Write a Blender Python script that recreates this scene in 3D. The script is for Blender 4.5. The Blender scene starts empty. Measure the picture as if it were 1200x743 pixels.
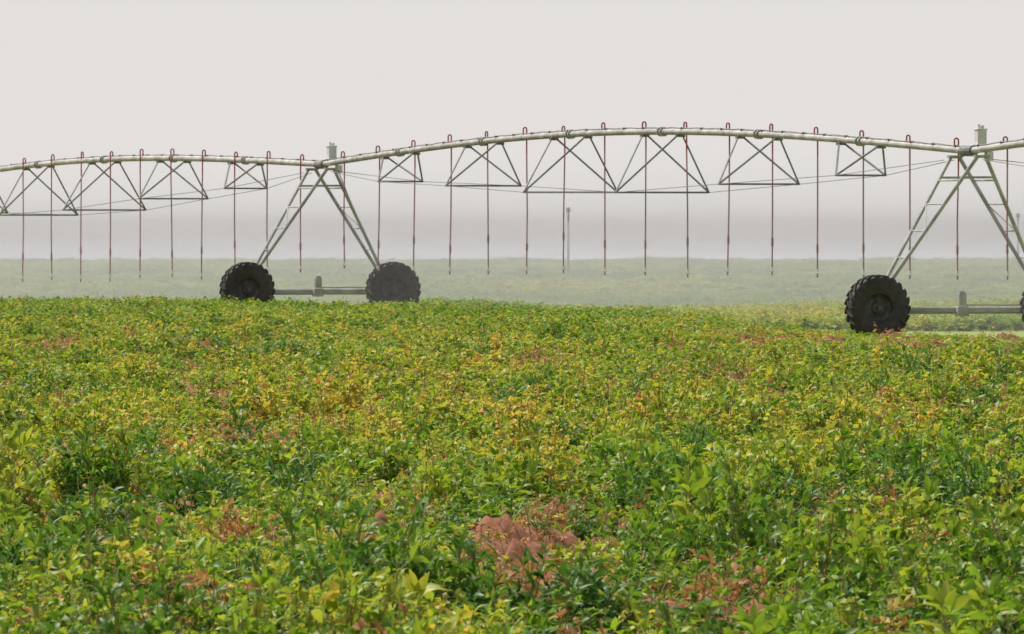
import bpy, math, random
import numpy as np
from mathutils import Vector, Matrix, noise
random.seed(7); rng=np.random.default_rng(7)
scene=bpy.context.scene
F=12400.0; H=268.0; CAMZ=2.4
scene.view_settings.view_transform='Standard'; scene.view_settings.look='None'; scene.view_settings.exposure=0
def smooth(a,b,x):
    t=min(1,max(0,(x-a)/(b-a))); return t*t*(3-2*t)
TL=Vector((-5.2,288.4,0)); TR=Vector((10.4,241.2,0))
SP=(TL-TR); SPL=SP.length; U=SP.normalized(); N=Vector((U.y,-U.x,0)); Z=Vector((0,0,1))
TC=TL+SP; TD=TR-SP
def nd(x,y): return x*N.x+y*N.y
N0=nd(TL.x,TL.y)
def gz(x,y):
    z=-0.75*smooth(292,336,y)
    z+=0.06*noise.noise(Vector((x*.12,y*.05,3)))*(1-smooth(200,260,y))
    z-=.15*smooth(3,8,x)*smooth(200,226,y)*(1-smooth(262,290,y))
    return z
# ---------------- materials
def newmat(n):
    m=bpy.data.materials.new(n); m.use_nodes=True
    nt=m.node_tree; nt.nodes.clear(); return m,nt,nt.nodes,nt.links
def simple(name,col,rough=.6,metal=0,var=.3,scale=6,col2=None):
    m,nt,n,l=newmat(name)
    o=n.new('ShaderNodeOutputMaterial'); p=n.new('ShaderNodeBsdfPrincipled')
    tc=n.new('ShaderNodeTexCoord'); nz=n.new('ShaderNodeTexNoise'); nz.inputs['Scale'].default_value=scale; nz.inputs['Detail'].default_value=6
    r=n.new('ShaderNodeValToRGB'); c2=col2 or tuple(c*(1-var) for c in col)
    r.color_ramp.elements[0].position=.35; r.color_ramp.elements[0].color=(*c2,1)
    r.color_ramp.elements[1].position=.65; r.color_ramp.elements[1].color=(*col,1)
    l.new(tc.outputs['Object'],nz.inputs['Vector']); l.new(nz.outputs['Fac'],r.inputs['Fac']); l.new(r.outputs['Color'],p.inputs['Base Color'])
    p.inputs['Roughness'].default_value=rough; p.inputs['Metallic'].default_value=metal
    l.new(p.outputs[0],o.inputs['Surface']); return m
M_galv=simple('galvanised_steel',(.43,.43,.405),.55,.15,.35,2.5,(.25,.245,.22))
M_dark=simple('weathered_steel',(.20,.20,.19),.6,.2,.4,4)
M_tyre=simple('tyre_rubber',(.034,.032,.030),.85,0,.3,5,(.065,.055,.045))
M_rim=simple('rim_steel',(.12,.115,.105),.6,.3,.5,5,(.05,.04,.035))
M_red=simple('red_gooseneck',(.38,.05,.045),.5,0,.3,5)
M_hose=simple('drop_hose',(.34,.14,.13),.6,0,.35,2,(.22,.13,.12))
M_white=simple('nozzle_plastic',(.65,.65,.65),.5,0,.1,5)
M_box=simple('control_box_paint',(.66,.66,.63),.5,0,.25,5)
M_wood=simple('pole_wood',(.16,.13,.11),.8,0,.3,3)
M_clod=simple('soil_clod',(.25,.10,.045),.95,0,.3,16,(.11,.04,.02))

def leafmat(name,stops,trans=.35,rough=.5,hue=.495):
    m,nt,n,l=newmat(name)
    o=n.new('ShaderNodeOutputMaterial'); p=n.new('ShaderNodeBsdfPrincipled'); t=n.new('ShaderNodeBsdfTranslucent'); mx=n.new('ShaderNodeMixShader')
    a=n.new('ShaderNodeAttribute'); a.attribute_type='GEOMETRY'; a.attribute_name='v'
    b=n.new('ShaderNodeAttribute'); b.attribute_type='INSTANCER'; b.attribute_name='tone'
    m1=n.new('ShaderNodeMath'); m1.operation='MULTIPLY_ADD'; m1.inputs[1].default_value=.55
    l.new(b.outputs['Fac'],m1.inputs[0])
    m2=n.new('ShaderNodeMath'); m2.operation='MULTIPLY'; m2.inputs[1].default_value=.45; l.new(a.outputs['Fac'],m2.inputs[0]); l.new(m2.outputs[0],m1.inputs[2])
    r=n.new('ShaderNodeValToRGB'); cr=r.color_ramp
    while len(cr.elements)<len(stops): cr.elements.new(.5)
    for e,(ps,c) in zip(cr.elements,stops): e.position=ps; e.color=(*c,1)
    l.new(m1.outputs[0],r.inputs['Fac']); l.new(r.outputs['Color'],p.inputs['Base Color'])
    hs=n.new('ShaderNodeHueSaturation'); hs.inputs['Value'].default_value=1.6; hs.inputs['Hue'].default_value=hue; l.new(r.outputs['Color'],hs.inputs['Color']); l.new(hs.outputs[0],t.inputs['Color'])
    p.inputs['Roughness'].default_value=rough; p.inputs['Specular IOR Level'].default_value=.35
    mx.inputs[0].default_value=trans; l.new(p.outputs[0],mx.inputs[1]); l.new(t.outputs[0],mx.inputs[2]); l.new(mx.outputs[0],o.inputs['Surface'])
    return m
M_leaf=leafmat('crop_leaf',[(0,(.038,.105,.010)),(.24,(.09,.195,.012)),(.47,(.19,.305,.018)),(.67,(.34,.37,.032)),(.86,(.52,.42,.05)),(1,(.42,.22,.06))])
M_weed=leafmat('weed_leaf',[(0,(.035,.105,.010)),(.5,(.075,.18,.015)),(1,(.18,.30,.025))],.3)
M_dry=leafmat('dry_leaf',[(0,(.22,.085,.028)),(.4,(.33,.15,.05)),(.7,(.46,.29,.08)),(1,(.60,.50,.14))],.25,.65,.505)
M_stem=simple('crop_stem',(.22,.24,.05),.6,0,.3,3,(.24,.12,.05))

# ---------------- leaves
class PB:
    def __init__(s): s.v=[];s.f=[];s.a=[];s.m=[]
    def leaf(s,b,d,up,L,W,val,mi=0,droop=.2):
        d=d.normalized(); side=d.cross(up)
        if side.length<1e-3: side=Vector((1,0,0))
        side.normalize(); up=side.cross(d)
        m1=b+d*L*.35; m2=b+d*L*.7-up*L*droop*.35; tip=b+d*L-up*L*droop
        k=len(s.v)
        s.v+= [b,m1,m2,tip,m1+side*W*.5+up*W*.14,m2+side*W*.38+up*W*.1,m1-side*W*.5+up*W*.14,m2-side*W*.38+up*W*.1]
        s.a+=[val]*8
        for f in ((0,1,4),(1,2,5,4),(2,3,5),(0,6,1),(1,6,7,2),(2,7,3)):
            s.f.append(tuple(k+i for i in f)); s.m.append(mi)
    def stem(s,p,q,r,val,mi=1):
        k=len(s.v); d=(q-p).normalized(); a=d.orthogonal().normalized(); b=d.cross(a)
        for c,rr in ((p,r),(q,r*.6)):
            for i in range(3):
                t=i*2.094; s.v.append(c+a*math.cos(t)*rr+b*math.sin(t)*rr); s.a.append(val)
        for i in range(3):
            j=(i+1)%3; s.f.append((k+i,k+j,k+3+j,k+3+i)); s.m.append(mi)
    def obj(s,name,mats):
        me=bpy.data.meshes.new(name); me.from_pydata([tuple(x) for x in s.v],[],s.f)
        at=me.attributes.new('v','FLOAT','POINT'); at.data.foreach_set('value',s.a)
        for m in mats: me.materials.append(m)
        me.polygons.foreach_set('material_index',s.m); me.polygons.foreach_set('use_smooth',[True]*len(s.f)); me.update()
        return bpy.data.objects.new(name,me)
def rv(): return Vector((random.gauss(0,1),random.gauss(0,1),random.gauss(0,1)))
def crop_plant(name,ns=15,hmax=.42,L0=.056,W0=.030,mat=M_leaf,spread=1.0,nl=7,tilt0=.1,q4=4,pb=None,mats=None):
    pb=pb or PB()
    for i in range(ns):
        az=random.uniform(0,6.283); tilt=random.uniform(tilt0,1.0)*spread; ln=hmax*random.uniform(.5,1.3)
        d=Vector((math.cos(az)*math.sin(tilt),math.sin(az)*math.sin(tilt),math.cos(tilt)))
        p=Vector((random.gauss(0,.04),random.gauss(0,.04),0)); sv=random.random()
        pts=[p]
        for k in range(5):
            d=(d+Vector((0,0,.06))+rv()*.07).normalized(); pts.append(pts[-1]+d*ln/5)
        for k in range(5): pb.stem(pts[k],pts[k+1],.004,sv)
        for k in range(nl):
            t=.3+.7*(k+random.random()*.5)/nl; t=min(t,.999)*5; j=int(t); b=pts[j].lerp(pts[j+1],t-j)
            laz=random.uniform(0,6.283); ld=Vector((math.cos(laz),math.sin(laz),random.uniform(.0,.9))).normalized()
            e=b+ld*random.uniform(.03,.08); pb.stem(b,e,.002,sv)
            v=min(1,max(0,.3*sv+.55*random.random()+ (.15*random.random() if random.random()<.88 else .7)))
            sc=random.uniform(.65,1.35)
            for q in range(q4):
                an=(q-(q4-1)/2)*.8+random.gauss(0,.25)
                dd=Matrix.Rotation(an,3,'Z')@ld; dd=(dd+rv()*.3).normalized()
                up=(Z+rv()*.65).normalized()
                pb.leaf(e,dd,up,L0*sc*random.uniform(.6,1.3),W0*sc*random.uniform(.7,1.3),min(1,max(0,v+random.gauss(0,.10))),0,random.uniform(.05,.6))
    return pb.obj(name,mats or [mat,M_stem])
def weed(name,mat=M_weed,h=.55,n=12,L=.085,W=.02,cnt=16,sp=.6):
    pb=PB()
    for i in range(n):
        az=random.uniform(0,6.283); tilt=random.uniform(.03,sp); ln=h*random.uniform(.55,1.05)
        d=Vector((math.cos(az)*math.sin(tilt),math.sin(az)*math.sin(tilt),math.cos(tilt)))
        pts=[Vector((random.gauss(0,.05),random.gauss(0,.05),0))]; sv=random.random()
        for k in range(6):
            d=(d+rv()*.08).normalized(); pts.append(pts[-1]+d*ln/6)
        for k in range(6): pb.stem(pts[k],pts[k+1],.004,sv)
        for k in range(cnt):
            t=min(.15+.85*k/cnt+random.random()*.05,.999)*6; j=int(t); b=pts[j].lerp(pts[j+1],t-j)
            laz=k*2.4+random.random(); ld=Vector((math.cos(laz),math.sin(laz),random.uniform(.2,1.2))).normalized()
            for q in range(3):
                dd=(ld+rv()*.35).normalized()
                pb.leaf(b+ld*random.uniform(0,.05),dd,(Z+rv()*.4).normalized(),L*random.uniform(.6,1.2),W*random.uniform(.8,1.4),random.random()*.6+.4*sv,0,random.uniform(.1,.5))
    return pb.obj(name,[mat,M_stem])
def clod(name,seed):
    pb=PB(); n=14; rings=7
    pb.v.append(Vector((0,0,.2+.04*random.random()))); pb.a.append(.5)
    for j in range(1,rings+1):
        r=.36*j/rings
        for i in range(n):
            a=i*2*math.pi/n; x=r*math.cos(a); y_=r*math.sin(a)
            z=.21*(1-(j/rings)**2)+.12*noise.noise(Vector((x*7+seed,y_*7,seed)))+.06*noise.noise(Vector((x*19,y_*19,seed)))
            if j==rings: z=-.08
            pb.v.append(Vector((x*(1+.3*noise.noise(Vector((x*3,y_*3,seed+5)))),y_,z))); pb.a.append(.5)
    for i in range(n): pb.f.append((0,1+i,1+(i+1)%n)); pb.m.append(2)
    for j in range(rings-1):
        for i in range(n):
            a=1+j*n+i; b=1+j*n+(i+1)%n; pb.f.append((a,a+n,b+n,b)); pb.m.append(2)
    return crop_plant(name,ns=4,hmax=.36,L0=.045,W0=.022,mat=M_dry,nl=5,spread=1.2,tilt0=.3,q4=3,pb=pb,mats=[M_dry,M_stem,M_clod])
col=bpy.data.collections.new('crop_plant_variants')
for i in range(6): col.objects.link(crop_plant('crop_plant_%02d'%i,ns=random.randint(12,17),hmax=random.uniform(.30,.40),L0=(.045,.048,.052,.058,.068,.080)[i],W0=(.025,.026,.027,.028,.029,.028)[i],nl=(9,9,8,8,7,7)[i]))
for i in range(6,8): col.objects.link(weed('crop_plant_%02d'%i))
for i in range(8,10): col.objects.link(crop_plant('crop_plant_%02d'%i,ns=11,hmax=.33,L0=.05,W0=.024,mat=M_dry,nl=4,spread=.9))
col.objects.link(weed('crop_plant_10',M_dry,.5,6,.05,.02,14,.4))
col.objects.link(crop_plant('crop_plant_11',ns=16,hmax=.22,L0=.05,W0=.028,mat=M_dry,nl=5,spread=1.4,tilt0=.8,q4=3))
col.objects.link(clod('crop_plant_12',1.3)); col.objects.link(clod('crop_plant_13',7.7))
# ---------------- scatter
P=[];R=[];S=[];T=[];I=[]
def add(x,y,s,sz,tone,idx,tl=.12):
    P.append((x,y,gz(x,y)-.01)); R.append((random.gauss(0,tl),random.gauss(0,tl),random.uniform(0,6.283))); S.append((s,s,s*sz)); T.append(min(1,max(0,tone))); I.append(idx)
def nz(x,y,fx,fy,o=0): return noise.noise(Vector((x*fx+o,y*fy+o*1.7,o*.37)))
y=45.0
while y<300:
    c=.29 if y<85 else (.34 if y<140 else .42)
    sc=1.0 if y<85 else (1.08 if y<140 else 1.18)
    hw=y*.0485+3.0; x=-hw
    while x<hw:
        px=x+random.uniform(-.5,.5)*c; py=y+random.uniform(-.5,.5)*c; x+=c
        n=nd(px,py)-N0
        if n>-1.2: continue
        hn=nz(px,py,1.7,.8,5); h2=nz(px,py,.45,.15,11); tn=nz(px,py,1.2,.35,21); tn2=nz(px,py,.22,.05,33)
        flat=1-.5*smooth(110,190,py)
        sz=.93+(1.15*hn+.5*h2)*flat
        edge=smooth(205,255,py)
        sz=sz*(1-edge)+edge*(.94+.12*hn)
        sx=px/py
        red=1-.50*smooth(.010,.034,sx)*smooth(165,200,py)-.14*smooth(-.018,.0,sx)*smooth(200,235,py)
        mid=smooth(75,115,py)*(1-smooth(190,230,py))
        tone=.29+.36*tn+.30*tn2+.19*mid+random.gauss(0,.17)+.26*hn
        idx=random.randint(0,5) if py<95 else random.randint(0,3)
        r=random.random()
        bare=nz(px,py,.95,.11,47)+.55*nz(px,py,2.4,.45,52)
        th=.29-.10*mid+.3*smooth(205,245,py)
        if bare>th:
            if r<.44: 
                add(px,py,random.uniform(.65,1.2),random.uniform(.85,1.25),random.random()*.8,random.choice((12,13)))
                continue
            if r<.62: add(px,py,sc*random.uniform(.8,1.2),.6,random.random()*.6,11); continue
            if r<.74: continue
            idx=random.choice((8,9,0,1,2)); sz=min(sz,.8)*.6
            tone+=.15
        elif bare>th-.15:
            sz*=.62
            if r<.20: idx=random.choice((8,9,11)); 
            tone+=.16
        elif nz(px,py,.6,.22,61)>.45 and r<.5: idx=random.choice((6,7)); sz=max(sz,.85)*.95; tone-=.08
        elif r<.022: idx=random.choice((8,9,10)); tone=random.random()
        elif r<.035: idx=random.choice((6,7))
        if idx in (6,7) and py>200: sz*=.7
        if py<110 and sz<.5 and r<.6: idx=11; sz=.9; tone=random.random()*.6
        add(px,py,sc*random.uniform(.7,1.25),max(.3,sz)*red/(sc**.8),tone,idx,.2)
    y+=c
def clump(px,py,wm,kind,n,hs=1.0,tone=.3):
    s=(py-H)/2.0; d=F/s; X=(px-600)/s
    for k in range(n):
        add(X+random.gauss(0,wm*.35),d+random.gauss(0,.35),random.uniform(.85,1.15),hs,tone+random.gauss(0,.1),random.choice(kind))
for a in [(300,590,.9,(6,7),9,1.45,.05),(120,610,.5,(6,7),5,1.2,.05),(620,525,.6,(6,7),5,1.2,.1),(835,590,.6,(6,7),6,1.25,.1),(1095,590,.8,(6,7),9,1.45,.1),(340,410,1.2,(6,7),6,1.0,.2),(205,375,1.4,(6,7),5,1.0,.2),(1140,465,.8,(6,7),6,1.0,.2),(960,620,.5,(6,7),4,1.0,.4),(700,600,.4,(6,7),3,1.0,.4),
          (270,640,.25,(10,8),6,1.45,.5),(270,700,.3,(8,9,12),8,1.25,.4),(585,700,.35,(8,9,12,13),11,1.3,.25),(395,650,.3,(8,9,12),6,1.3,.5),(605,515,.25,(10,8),3,1.2,.3),(850,690,.35,(8,9,12,13),9,1.3,.35),(130,710,.4,(8,9,12,13),9,1.25,.4),(200,710,.35,(8,9,11,13),8,1.25,.4),(380,690,.3,(8,9,11,12),7,1.25,.5),(160,670,.3,(8,9,1),6,1.2,1.0),(880,640,.3,(9,),3,1.1,.8),(645,700,.25,(9,8,2),4,1.1,.95),(1040,640,.2,(0,3),3,1.2,1.0),(940,640,.2,(0,3),3,1.2,1.0),(1060,720,.3,(8,9),4,1.2,.6),
          (490,415,.6,(12,13,11),11,1.35,.4),(575,422,.8,(12,13,11),12,1.35,.4),(690,405,.6,(12,13,11),9,1.3,.4),(815,432,.6,(12,13,11),10,1.35,.4),(920,458,.6,(12,13,11),12,1.4,.4),(300,465,.4,(12,13,11),8,1.35,.4),(370,500,.3,(12,11),5,1.3,.4),(80,405,.8,(12,11),8,1.2,.4),(1030,440,.6,(12,11),8,1.2,.4)]:
    clump(*a)
y=262.0
while y<1000:
    c=.66 if y<340 else (1.1 if y<500 else 2.0)
    hw=y*.0485+6; x=-hw
    while x<hw:
        px=x+random.uniform(-.5,.5)*c; py=y+random.uniform(-.5,.5)*c; x+=c
        if nd(px,py)-N0<-1.2 or random.random()<.12: continue
        if any((Vector((px,py,0))-t-N*o).length<1.6 for t in (TL,TR) for o in (-2,0,2)): continue
        sc=1.3 if y<340 else (1.9 if y<500 else 3)
        add(px,py,sc*random.uniform(.8,1.2),(.66+.6*nz(px,py,.25,.03,9))/sc,.40+.5*nz(px,py,.14,.02,90)+random.gauss(0,.1),random.choice((0,1,2,3,4,5)))
    y+=c
me=bpy.data.meshes.new('crop_foliage'); me.from_pydata(P,[],[])
for nm,ty,dat,key in (('rot','FLOAT_VECTOR',R,'vector'),('scl','FLOAT_VECTOR',S,'vector'),('tone','FLOAT',T,'value'),('idx','INT',I,'value')):
    at=me.attributes.new(nm,ty,'POINT'); at.data.foreach_set(key,np.array(dat).ravel())
print('plants',len(P))
crop=bpy.data.objects.new('crop_foliage',me); scene.collection.objects.link(crop)
ng=bpy.data.node_groups.new('scatter','GeometryNodeTree')
ng.interface.new_socket('Geometry',in_out='INPUT',socket_type='NodeSocketGeometry'); ng.interface.new_socket('Geometry',in_out='OUTPUT',socket_type='NodeSocketGeometry')
gi=ng.nodes.new('NodeGroupInput'); go=ng.nodes.new('NodeGroupOutput'); ip=ng.nodes.new('GeometryNodeInstanceOnPoints'); mp=ng.nodes.new('GeometryNodeMeshToPoints')
ci=ng.nodes.new('GeometryNodeCollectionInfo'); ci.inputs['Collection'].default_value=col; ci.inputs['Separate Children'].default_value=True; ci.inputs['Reset Children'].default_value=True
def na(n,t):
    a=ng.nodes.new('GeometryNodeInputNamedAttribute'); a.data_type=t; a.inputs['Name'].default_value=n; return [o for o in a.outputs if o.enabled and o.name=='Attribute'][0]
L=ng.links
L.new(gi.outputs[0],mp.inputs['Mesh']); L.new(mp.outputs[0],ip.inputs['Points']); L.new(ci.outputs[0],ip.inputs['Instance'])
ip.inputs['Pick Instance'].default_value=True
L.new(na('idx','INT'),ip.inputs['Instance Index']); L.new(na('rot','FLOAT_VECTOR'),ip.inputs['Rotation']); L.new(na('scl','FLOAT_VECTOR'),ip.inputs['Scale'])
L.new(ip.outputs[0],go.inputs[0])
crop.modifiers.new('scatter','NODES').node_group=ng

# ---------------- ground
ys=[-60,0,30]+list(np.arange(44,345,3.0))+list(np.geomspace(350,40000,60))
xs0=np.sinh(np.linspace(-8.4,8.4,161))/np.sinh(8.4)
V=[];Fc=[]
for yy in ys:
    for a in xs0:
        xx=a*12000; V.append((xx,yy,gz(xx,yy)))
nx=len(xs0)
for j in range(len(ys)-1):
    for i in range(nx-1): k=j*nx+i; Fc.append((k,k+1,k+nx+1,k+nx))
me=bpy.data.meshes.new('ground'); me.from_pydata(V,[],Fc); me.polygons.foreach_set('use_smooth',[True]*len(Fc))
m,nt,n,l=newmat('field_soil_far_haze'); me.materials.append(m)
g=bpy.data.objects.new('ground',me); scene.collection.objects.link(g)
o=n.new('ShaderNodeOutputMaterial'); p=n.new('ShaderNodeBsdfPrincipled'); p.inputs['Roughness'].default_value=.9; p.inputs['Specular IOR Level'].default_value=.1
ge=n.new('ShaderNodeNewGeometry'); sp=n.new('ShaderNodeSeparateXYZ'); l.new(ge.outputs['Position'],sp.inputs[0])
def noi(sc,vec=None,det=8):
    q=n.new('ShaderNodeTexNoise'); q.inputs['Scale'].default_value=sc; q.inputs['Detail'].default_value=det; l.new(vec or ge.outputs['Position'],q.inputs['Vector']); return q
def ramp(fac,st):
    r=n.new('ShaderNodeValToRGB'); cr=r.color_ramp
    while len(cr.elements)<len(st): cr.elements.new(.5)
    for e,(ps,c) in zip(cr.elements,st): e.position=ps; e.color=(*c,1)
    l.new(fac,r.inputs['Fac']); return r
soil=ramp(noi(7).outputs['Fac'],[(.3,(.09,.034,.016)),(.55,(.17,.068,.03)),(.75,(.25,.12,.055))])
mpn=n.new('ShaderNodeMapping'); mpn.inputs['Scale'].default_value=(1,.12,1); l.new(ge.outputs['Position'],mpn.inputs['Vector'])
green=ramp(noi(.35,mpn.outputs[0]).outputs['Fac'],[(.32,(.13,.20,.03)),(.5,(.20,.27,.06)),(.7,(.29,.32,.09))])
far_haze=ramp(noi(.01,mpn.outputs[0]).outputs['Fac'],[(.4,(.40,.44,.49)),(.6,(.46,.49,.52))])  # distant ground: pale blue-grey, haze painted into the base colour
dt=n.new('ShaderNodeVectorMath'); dt.operation='DOT_PRODUCT'; dt.inputs[1].default_value=N; l.new(ge.outputs['Position'],dt.inputs[0])
def mr(a,b,src=None):
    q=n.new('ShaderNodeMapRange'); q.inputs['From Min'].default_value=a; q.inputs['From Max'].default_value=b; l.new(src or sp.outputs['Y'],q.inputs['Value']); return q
def mix(f,a,b):
    q=n.new('ShaderNodeMix'); q.data_type='RGBA'; l.new(f,q.inputs[0]); l.new(a,q.inputs[6]); l.new(b,q.inputs[7]); return q.outputs[2]
c1=mix(mr(N0-14,N0-1,dt.outputs['Value']).outputs[0],soil.outputs[0],green.outputs[0]); c2=mix(mr(960,1040).outputs[0],c1,far_haze.outputs[0])
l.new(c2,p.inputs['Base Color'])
bp=n.new('ShaderNodeBump'); bp.inputs['Strength'].default_value=.6; bp.inputs['Distance'].default_value=.05; l.new(noi(9).outputs['Fac'],bp.inputs['Height']); l.new(bp.outputs[0],p.inputs['Normal'])
l.new(p.outputs[0],o.inputs['Surface'])

# ---------------- irrigator
root=bpy.data.objects.new('center_pivot_irrigator',None); scene.collection.objects.link(root)
class MB:
    def __init__(s): s.v=[];s.f=[]
    def tube(s,p,q,r,n=8,r2=None,cap=True):
        r2=r if r2 is None else r2
        d=(q-p).normalized(); a=d.cross(Z); a=a.normalized() if a.length>1e-3 else Vector((1,0,0)); b=d.cross(a); k=len(s.v)
        for c,rr in((p,r),(q,r2)):
            for i in range(n):
                t=i*2*math.pi/n; s.v.append(c+a*math.cos(t)*rr+b*math.sin(t)*rr)
        for i in range(n):
            j=(i+1)%n; s.f.append((k+i,k+j,k+n+j,k+n+i))
        if cap: s.f.append(tuple(k+i for i in range(n))[::-1]); s.f.append(tuple(k+n+i for i in range(n)))
    def poly(s,pts,r,n=8):
        for a,b in zip(pts,pts[1:]): s.tube(a,b,r,n)
    def box(s,c,ax,ay,az,dx,dy,dz):
        k=len(s.v)
        for i in(-1,1):
            for j in(-1,1):
                for h in(-1,1): s.v.append(c+ax*dx*i/2+ay*dy*j/2+az*dz*h/2)
        for f in((0,1,3,2),(4,6,7,5),(0,4,5,1),(2,3,7,6),(0,2,6,4),(1,5,7,3)): s.f.append(tuple(k+i for i in f))
    def obj(s,name,mat,bevel=0,sm=False):
        me=bpy.data.meshes.new(name); me.from_pydata([tuple(x) for x in s.v],[],s.f); me.materials.append(mat)
        if sm: me.polygons.foreach_set('use_smooth',[True]*len(s.f))
        ob=bpy.data.objects.new(name,me); scene.collection.objects.link(ob); ob.parent=root
        if bevel: b=ob.modifiers.new('b','BEVEL'); b.width=bevel; b.segments=2
        return ob
PH=4.15
def span(A,B,za,zb,name,t0=.037,rise=.65):
    D=(B-A); Ln=D.length; u=D.normalized(); w=Vector((u.y,-u.x,0))
    def pt(t,dz=0,lat=0): 
        q=A+D*t+w*lat; q.z=PH+za+(zb-za)*t+rise*math.sin(math.pi*t)+dz; return q
    pipe=MB(); pipe.poly([pt(i/56) for i in range(57)],.078,12)
    for i in range(8):
        for e in(-.0022,.0022):
            t=min(.995,max(.005,i/7+e)); d=(pt(t+.001)-pt(t-.001)).normalized(); pipe.tube(pt(t)-d*.02,pt(t)+d*.02,.12,12)
    pipe.obj(name+'_pipe',M_galv,0)
    tr=MB(); W=[.62,1.03,1.26,1.22,1.03,.62]; Dp=[.78,1.15,1.47,1.50,1.2,.80]
    ends={-1:[pt(.025,-.25,-.12)],1:[pt(.025,-.25,.12)]}
    for i in range(6):
        t=(i+1)/7
        for s_ in(-1,1):
            e=pt(t,-Dp[i],s_*W[i]); ends[s_].append(e)
            for dt in(-.027,.027): 
                tr.tube(pt(t+dt,-.07,s_*.05),e,.024,6)
        tr.tube(pt(t,-Dp[i],-W[i]),pt(t,-Dp[i],W[i]),.026,6)
        for dt in(-.027,.027): tr.box(pt(t+dt,-.1),u,w,Z,.12,.22,.06)
    tr.obj(name+'_truss_braces',M_dark)
    rd=MB()
    for s_ in(-1,1):
        ends[s_].append(pt(.975,-.25,s_*.12)); rd.poly(ends[s_],.009,5)
    rd.obj(name+'_truss_rods',M_dark)
    cb=MB(); cb.poly([pt(i/80,.095+.010*math.sin(i*2.3),.03) for i in range(81)],.014,5); 
    for i in range(34): cb.box(pt((i+.5)/34,.09,.02),u,w,Z,.05,.09,.05)
    cb.obj(name+'_power_cable',M_dark)
    go_=MB(); ho=MB(); no=MB()
    k=0
    while t0+.063*k<.995:
        t=t0+.063*k; k+=1; off=-.08+random.gauss(0,.01)
        hh=.24+random.gauss(0,.02)
        pts=[pt(t,.06,0),pt(t,hh-.03,0)]
        for j in range(7):
            a=math.pi*j/6; pts.append(pt(t,hh-.03+.045*math.sin(a),off*(1-math.cos(a))/2))
        pts.append(pt(t,-.45,off)); go_.poly(pts,.019,6)
        sw=random.gauss(0,.025); bot=pt(t,0,off+sw); bot.z=1.42+za+(zb-za)*t+random.gauss(0,.04)
        mid=pt(t,-.45,off).lerp(bot,.5)+w*random.gauss(0,.012)
        ho.poly([pt(t,-.45,off),mid,bot],.018,6)
        f=random.uniform(.4,.6); a=mid.lerp(bot,f); ho.tube(a,a-Z*.2,.028,6)
        no.tube(bot,bot-Z*.07,.028,8,.04); no.tube(bot-Z*.10,bot-Z*.12,.06,8,.035)
        ho.tube(bot-Z*.12,bot-Z*.2,.018,6)
    go_.obj(name+'_goosenecks',M_red); ho.obj(name+'_drop_hoses',M_hose); no.obj(name+'_sprinklers',M_white)
span(TL,TR,0,0.02,'middle_span')
span(TL,TC,0,-.75,'outer_span',.033,.6)
span(TR,TD,0.02,0,'inner_span',.045)
def wheel_meshes():
    ty=MB(); prof=[(.34,-.12),(.38,-.155),(.50,-.185),(.60,-.18),(.665,-.15),(.685,-.08),(.69,0)]
    prof=prof+[(r,-y) for r,y in prof[-2::-1]]; n=56
    for i in range(n):
        a=i*2*math.pi/n
        for r,y in prof: ty.v.append(Vector((r*math.cos(a),y,r*math.sin(a))))
    m_=len(prof)
    for i in range(n):
        j=(i+1)%n
        for k in range(m_-1): ty.f.append((i*m_+k,i*m_+k+1,j*m_+k+1,j*m_+k))
    nl=22
    for i in range(nl):
        for s_ in(-1,1):
            a0=(i+(.5 if s_>0 else 0))*2*math.pi/nl
            st=[(.0,.675,.726,.042),(.10,.675,.732,.04),(.175,.62,.72,.038),(.2,.54,.60,.034)]
            k=len(ty.v)
            for q,(yy,ri,ro,hw) in enumerate(st):
                a=a0+ .24*(yy/.195)
                for da,r in((-hw,ri),(-hw,ro),(hw,ro),(hw,ri)):
                    ty.v.append(Vector((r*math.cos(a+da),s_*yy*(.96 if r==ri else 1.03),r*math.sin(a+da))))
            for q in range(3):
                for e in range(4):
                    f=e; g2=(e+1)%4; ty.f.append((k+q*4+f,k+q*4+g2,k+q*4+4+g2,k+q*4+4+f))
            ty.f.append((k,k+1,k+2,k+3)); ty.f.append((k+15,k+14,k+13,k+12))
    rm=MB(); prof=[(.355,-.12),(.33,-.13),(.315,-.10),(.30,-.02),(.24,.02),(.15,-.01),(.13,-.05),(.06,-.06),(.0001,-.06)]
    n=32; m_=len(prof)
    for i in range(n):
        a=i*2*math.pi/n
        for r,y in prof: rm.v.append(Vector((r*math.cos(a),y,r*math.sin(a))))
    for i in range(n):
        j=(i+1)%n
        for k in range(m_-1): rm.f.append((i*m_+k,i*m_+k+1,j*m_+k+1,j*m_+k))
    for i in range(8):
        a=i*math.pi/4; c=Vector((.10*math.cos(a),-.05,.10*math.sin(a))); rm.tube(c,c-Vector((0,.04,0)),.014,6)
    rm.tube(Vector((0,-.14,0)),Vector((0,.25,0)),.05,10)
    for i in range(n):
        a=i*2*math.pi/n; b=(i+1)*2*math.pi/n
        k=len(rm.v)
        for aa in(a,b):
            for yy in(.12,-.10): rm.v.append(Vector((.345*math.cos(aa),yy,.345*math.sin(aa))))
        rm.f.append((k,k+1,k+3,k+2))
    return ty,rm
ty,rm=wheel_meshes()
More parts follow.
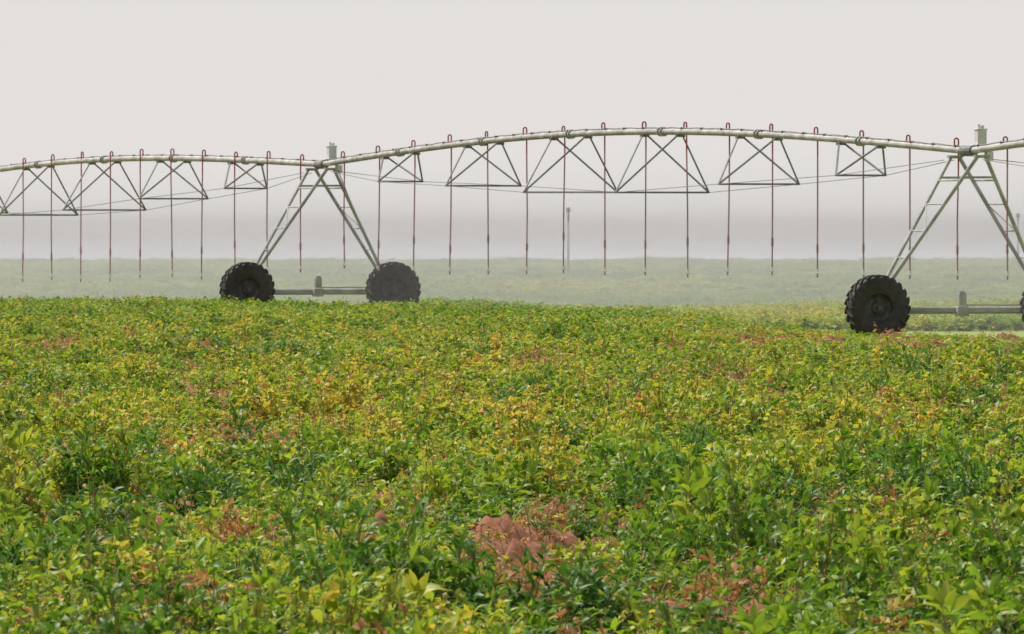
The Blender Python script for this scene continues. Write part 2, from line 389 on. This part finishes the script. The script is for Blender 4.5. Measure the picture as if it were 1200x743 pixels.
def tower(T0,base,top_z,name):
    B0=Vector((T0.x,T0.y,base)); u=U; w=N; bo=-.13; hb=2.13; ph=PH+top_z-base; wr=1.03
    if name=='outer_tower': hb=2.08
    if name=='middle_tower': bo=-.20
    def q(a,b,z): return B0+u*a+w*b+Z*z
    fr=MB()
    top={}
    for s_ in(-1,1):
        foot=q(0,bo+(hb-.02)*s_,.80)
        for e in(-1,1):
            tp=q(.85*e,.10*s_,ph-.13); top[(s_,e)]=(foot,tp)
            fr.tube(foot+u*.06*e,tp,.045,8)
        for f in(.32,.5,.68,.84):
            a=(foot+u*-.06).lerp(top[(s_,-1)][1],f); b=(foot+u*.06).lerp(top[(s_,1)][1],f); fr.tube(a,b,.022,6)
        a=(foot).lerp(top[(s_,-1)][1],.5); b=foot.lerp(top[(s_,1)][1],.68); fr.tube(a,b,.018,6)
    for e in(-1,1):
        a=top[(-1,e)][0].lerp(top[(-1,e)][1],.86); b=top[(1,e)][0].lerp(top[(1,e)][1],.86); fr.tube(a,b,.03,6)
        fr.tube(top[(-1,e)][1],top[(1,e)][1],.04,6); fr.box(q(.85*e,0,ph-.12),u,w,Z,.18,.34,.05)
    fr.obj(name+'_legs',M_galv)
    bm=MB(); bm.tube(q(0,bo-hb,.70),q(0,bo+hb,.70),.065,10)
    for s_ in(-1,1): bm.box(q(-.02,bo+hb*s_,.74),u,w,Z,.30,.24,.26); 
    bm.obj(name+'_base_beam',M_galv)
    ds=MB(); ds.tube(q(-.14,bo-hb+.1,.62),q(-.14,bo+hb-.1,.62),.02,6); ds.obj(name+'_drive_shaft',M_dark)
    mo=MB(); mo.box(q(-.12,bo,.66),u,w,Z,.22,.26,.22); mo.box(q(-.12,bo,.93),u,w,Z,.16,.18,.28); mo.tube(q(-.12,bo,1.05),q(-.12,bo,1.12),.08,10); mo.obj(name+'_drive_motor',M_galv,.015)
    cb=MB(); cb.box(q(0,.30,ph+.30),u,w,Z,.22,.22,.36); cb.box(q(0,.30,ph+.495),u,w,Z,.25,.25,.04); cb.box(q(0,.30,ph+.08),u,w,Z,.22,.46,.14); cb.box(q(0,.5,ph-.12),u,w,Z,.2,.16,.22)
    cb.tube(q(0,.26,ph+.5),q(0,.26,ph+.62),.03,8); cb.tube(q(0,.34,ph+.5),q(0,.34,ph+.59),.045,8); cb.obj(name+'_control_box',M_box,.015)
    co=MB(); co.tube(q(-.35,0,ph-.0),q(.35,0,ph),.12,12); co.obj(name+'_flex_joint',M_dark)
    cd=MB(); cd.poly([q(-.1,.45,ph-.15),q(-.3,.72,3.2),q(-.12,1.38,1.9),q(-.1,1.72,1.0),q(-.12,1.3,.80),q(-.12,bo,.80)],.014,5); cd.obj(name+'_conduit',M_dark)
    for k,s_ in enumerate((-1,1)):
        for mb,nm,mt in((ty,'tyre',M_tyre),(rm,'rim',M_rim)):
            ob=mb.obj('%s_%s_%d'%(name,nm,k+1),mt,0,False)
            ob.location=q(-.34,bo+hb*s_,.725*wr); ob.scale=(wr,wr,wr)
            ang=math.atan2(U.y,U.x)-math.pi/2
            ob.rotation_euler=(Matrix.Rotation(ang,3,'Z')@Matrix.Rotation(random.uniform(0,1),3,'Y')).to_euler()
tower(TL,0,0,'outer_tower'); tower(TR,-.14,.02,'middle_tower'); tower(TC,-.75,-.75,'end_tower'); tower(TD,0,0,'inner_tower')

# distant poles
def pole(px,ytop,d):
    s=F/d; X=(px-600)/s; b=MB(); zt=CAMZ+(H-ytop)/s
    b.tube(Vector((X,d,-.9)),Vector((X,d,zt)),.09,8,.06); b.box(Vector((X,d,zt-.25)),Vector((1,0,0)),Vector((0,1,0)),Z,.3,.08,.08)
    for i in(-.11,.11): b.tube(Vector((X+i,d,zt-.2)),Vector((X+i,d,zt-.02)),.03,6)
    ob=b.obj('utility_pole',M_wood); ob.parent=None
pole(666,243,700); pole(1193,250,800)

# ---------------- mist
def mist(name,n0,n1,u0,u1,z0,z1,dens,colr=(1,1,1),g=.2):
    b=MB(); c0=Vector((TL.x,TL.y,0))
    cc=c0+N*((n0+n1)/2)+U*((u0+u1)/2)+Z*((z0+z1)/2)
    b.box(Vector((0,0,0)),N,U,Z,n1-n0,u1-u0,z1-z0)
    ob=b.obj(name,M_white); ob.parent=None; ob.location=cc; ob.data.materials.clear()
    m,nt,n,l=newmat(name); o=n.new('ShaderNodeOutputMaterial'); v=n.new('ShaderNodeVolumeScatter'); v.inputs['Density'].default_value=dens; v.inputs['Color'].default_value=(*colr,1); v.inputs['Anisotropy'].default_value=g
    l.new(v.outputs[0],o.inputs['Volume']); ob.data.materials.append(m)
mist('sprinkler_mist',-2.5,30,-400,300,-1.6,2.6,.0056,(1,1,1),.70)
mist('haze',-1.5,9000,-9000,12000,-1.9,4.4,.00098,(.985,.99,1),.75)

# ---------------- light
sv=Vector((-.48,.36,.84)).normalized()
sd=bpy.data.lights.new('sun','SUN'); sd.energy=4.8; sd.angle=math.radians(.6); sd.color=(1,.95,.86)
so=bpy.data.objects.new('sun',sd); scene.collection.objects.link(so); so.rotation_euler=sv.to_track_quat('Z','Y').to_euler()
w=bpy.data.worlds.new('World'); scene.world=w; w.use_nodes=True; nt=w.node_tree; n=nt.nodes; l=nt.links; n.clear()
o=n.new('ShaderNodeOutputWorld'); b1=n.new('ShaderNodeBackground'); b2=n.new('ShaderNodeBackground'); ms=n.new('ShaderNodeMixShader')
sk=n.new('ShaderNodeTexSky'); sk.sky_type='NISHITA'; sk.sun_disc=False; sk.sun_elevation=math.asin(sv.z); sk.sun_rotation=math.atan2(sv.x,sv.y); sk.dust_density=5
l.new(sk.outputs[0],b1.inputs[0]); b1.inputs[1].default_value=.13
tc=n.new('ShaderNodeTexCoord'); s2=n.new('ShaderNodeSeparateXYZ'); l.new(tc.outputs['Generated'],s2.inputs[0])
r=n.new('ShaderNodeMapRange'); r.interpolation_type='SMOOTHSTEP'; r.inputs['From Min'].default_value=.1; r.inputs['From Max'].default_value=.9; l.new(s2.outputs['Z'],r.inputs['Value'])
b2.inputs[0].default_value=(.765,.74,.72,1); b2.inputs[1].default_value=1
l.new(r.outputs[0],ms.inputs[0]); l.new(b2.outputs[0],ms.inputs[1]); l.new(b1.outputs[0],ms.inputs[2]); l.new(ms.outputs[0],o.inputs[0])
# ---------------- camera
cd=bpy.data.cameras.new('camera'); cd.sensor_width=36; cd.lens=F/1200*36; cd.clip_start=.5; cd.clip_end=90000
cd.dof.use_dof=True; cd.dof.focus_distance=115; cd.dof.aperture_fstop=24
co=bpy.data.objects.new('camera',cd); scene.collection.objects.link(co); co.location=(0,0,CAMZ); co.rotation_euler=(math.radians(90)-math.atan(103.5/F),0,0)
scene.camera=co
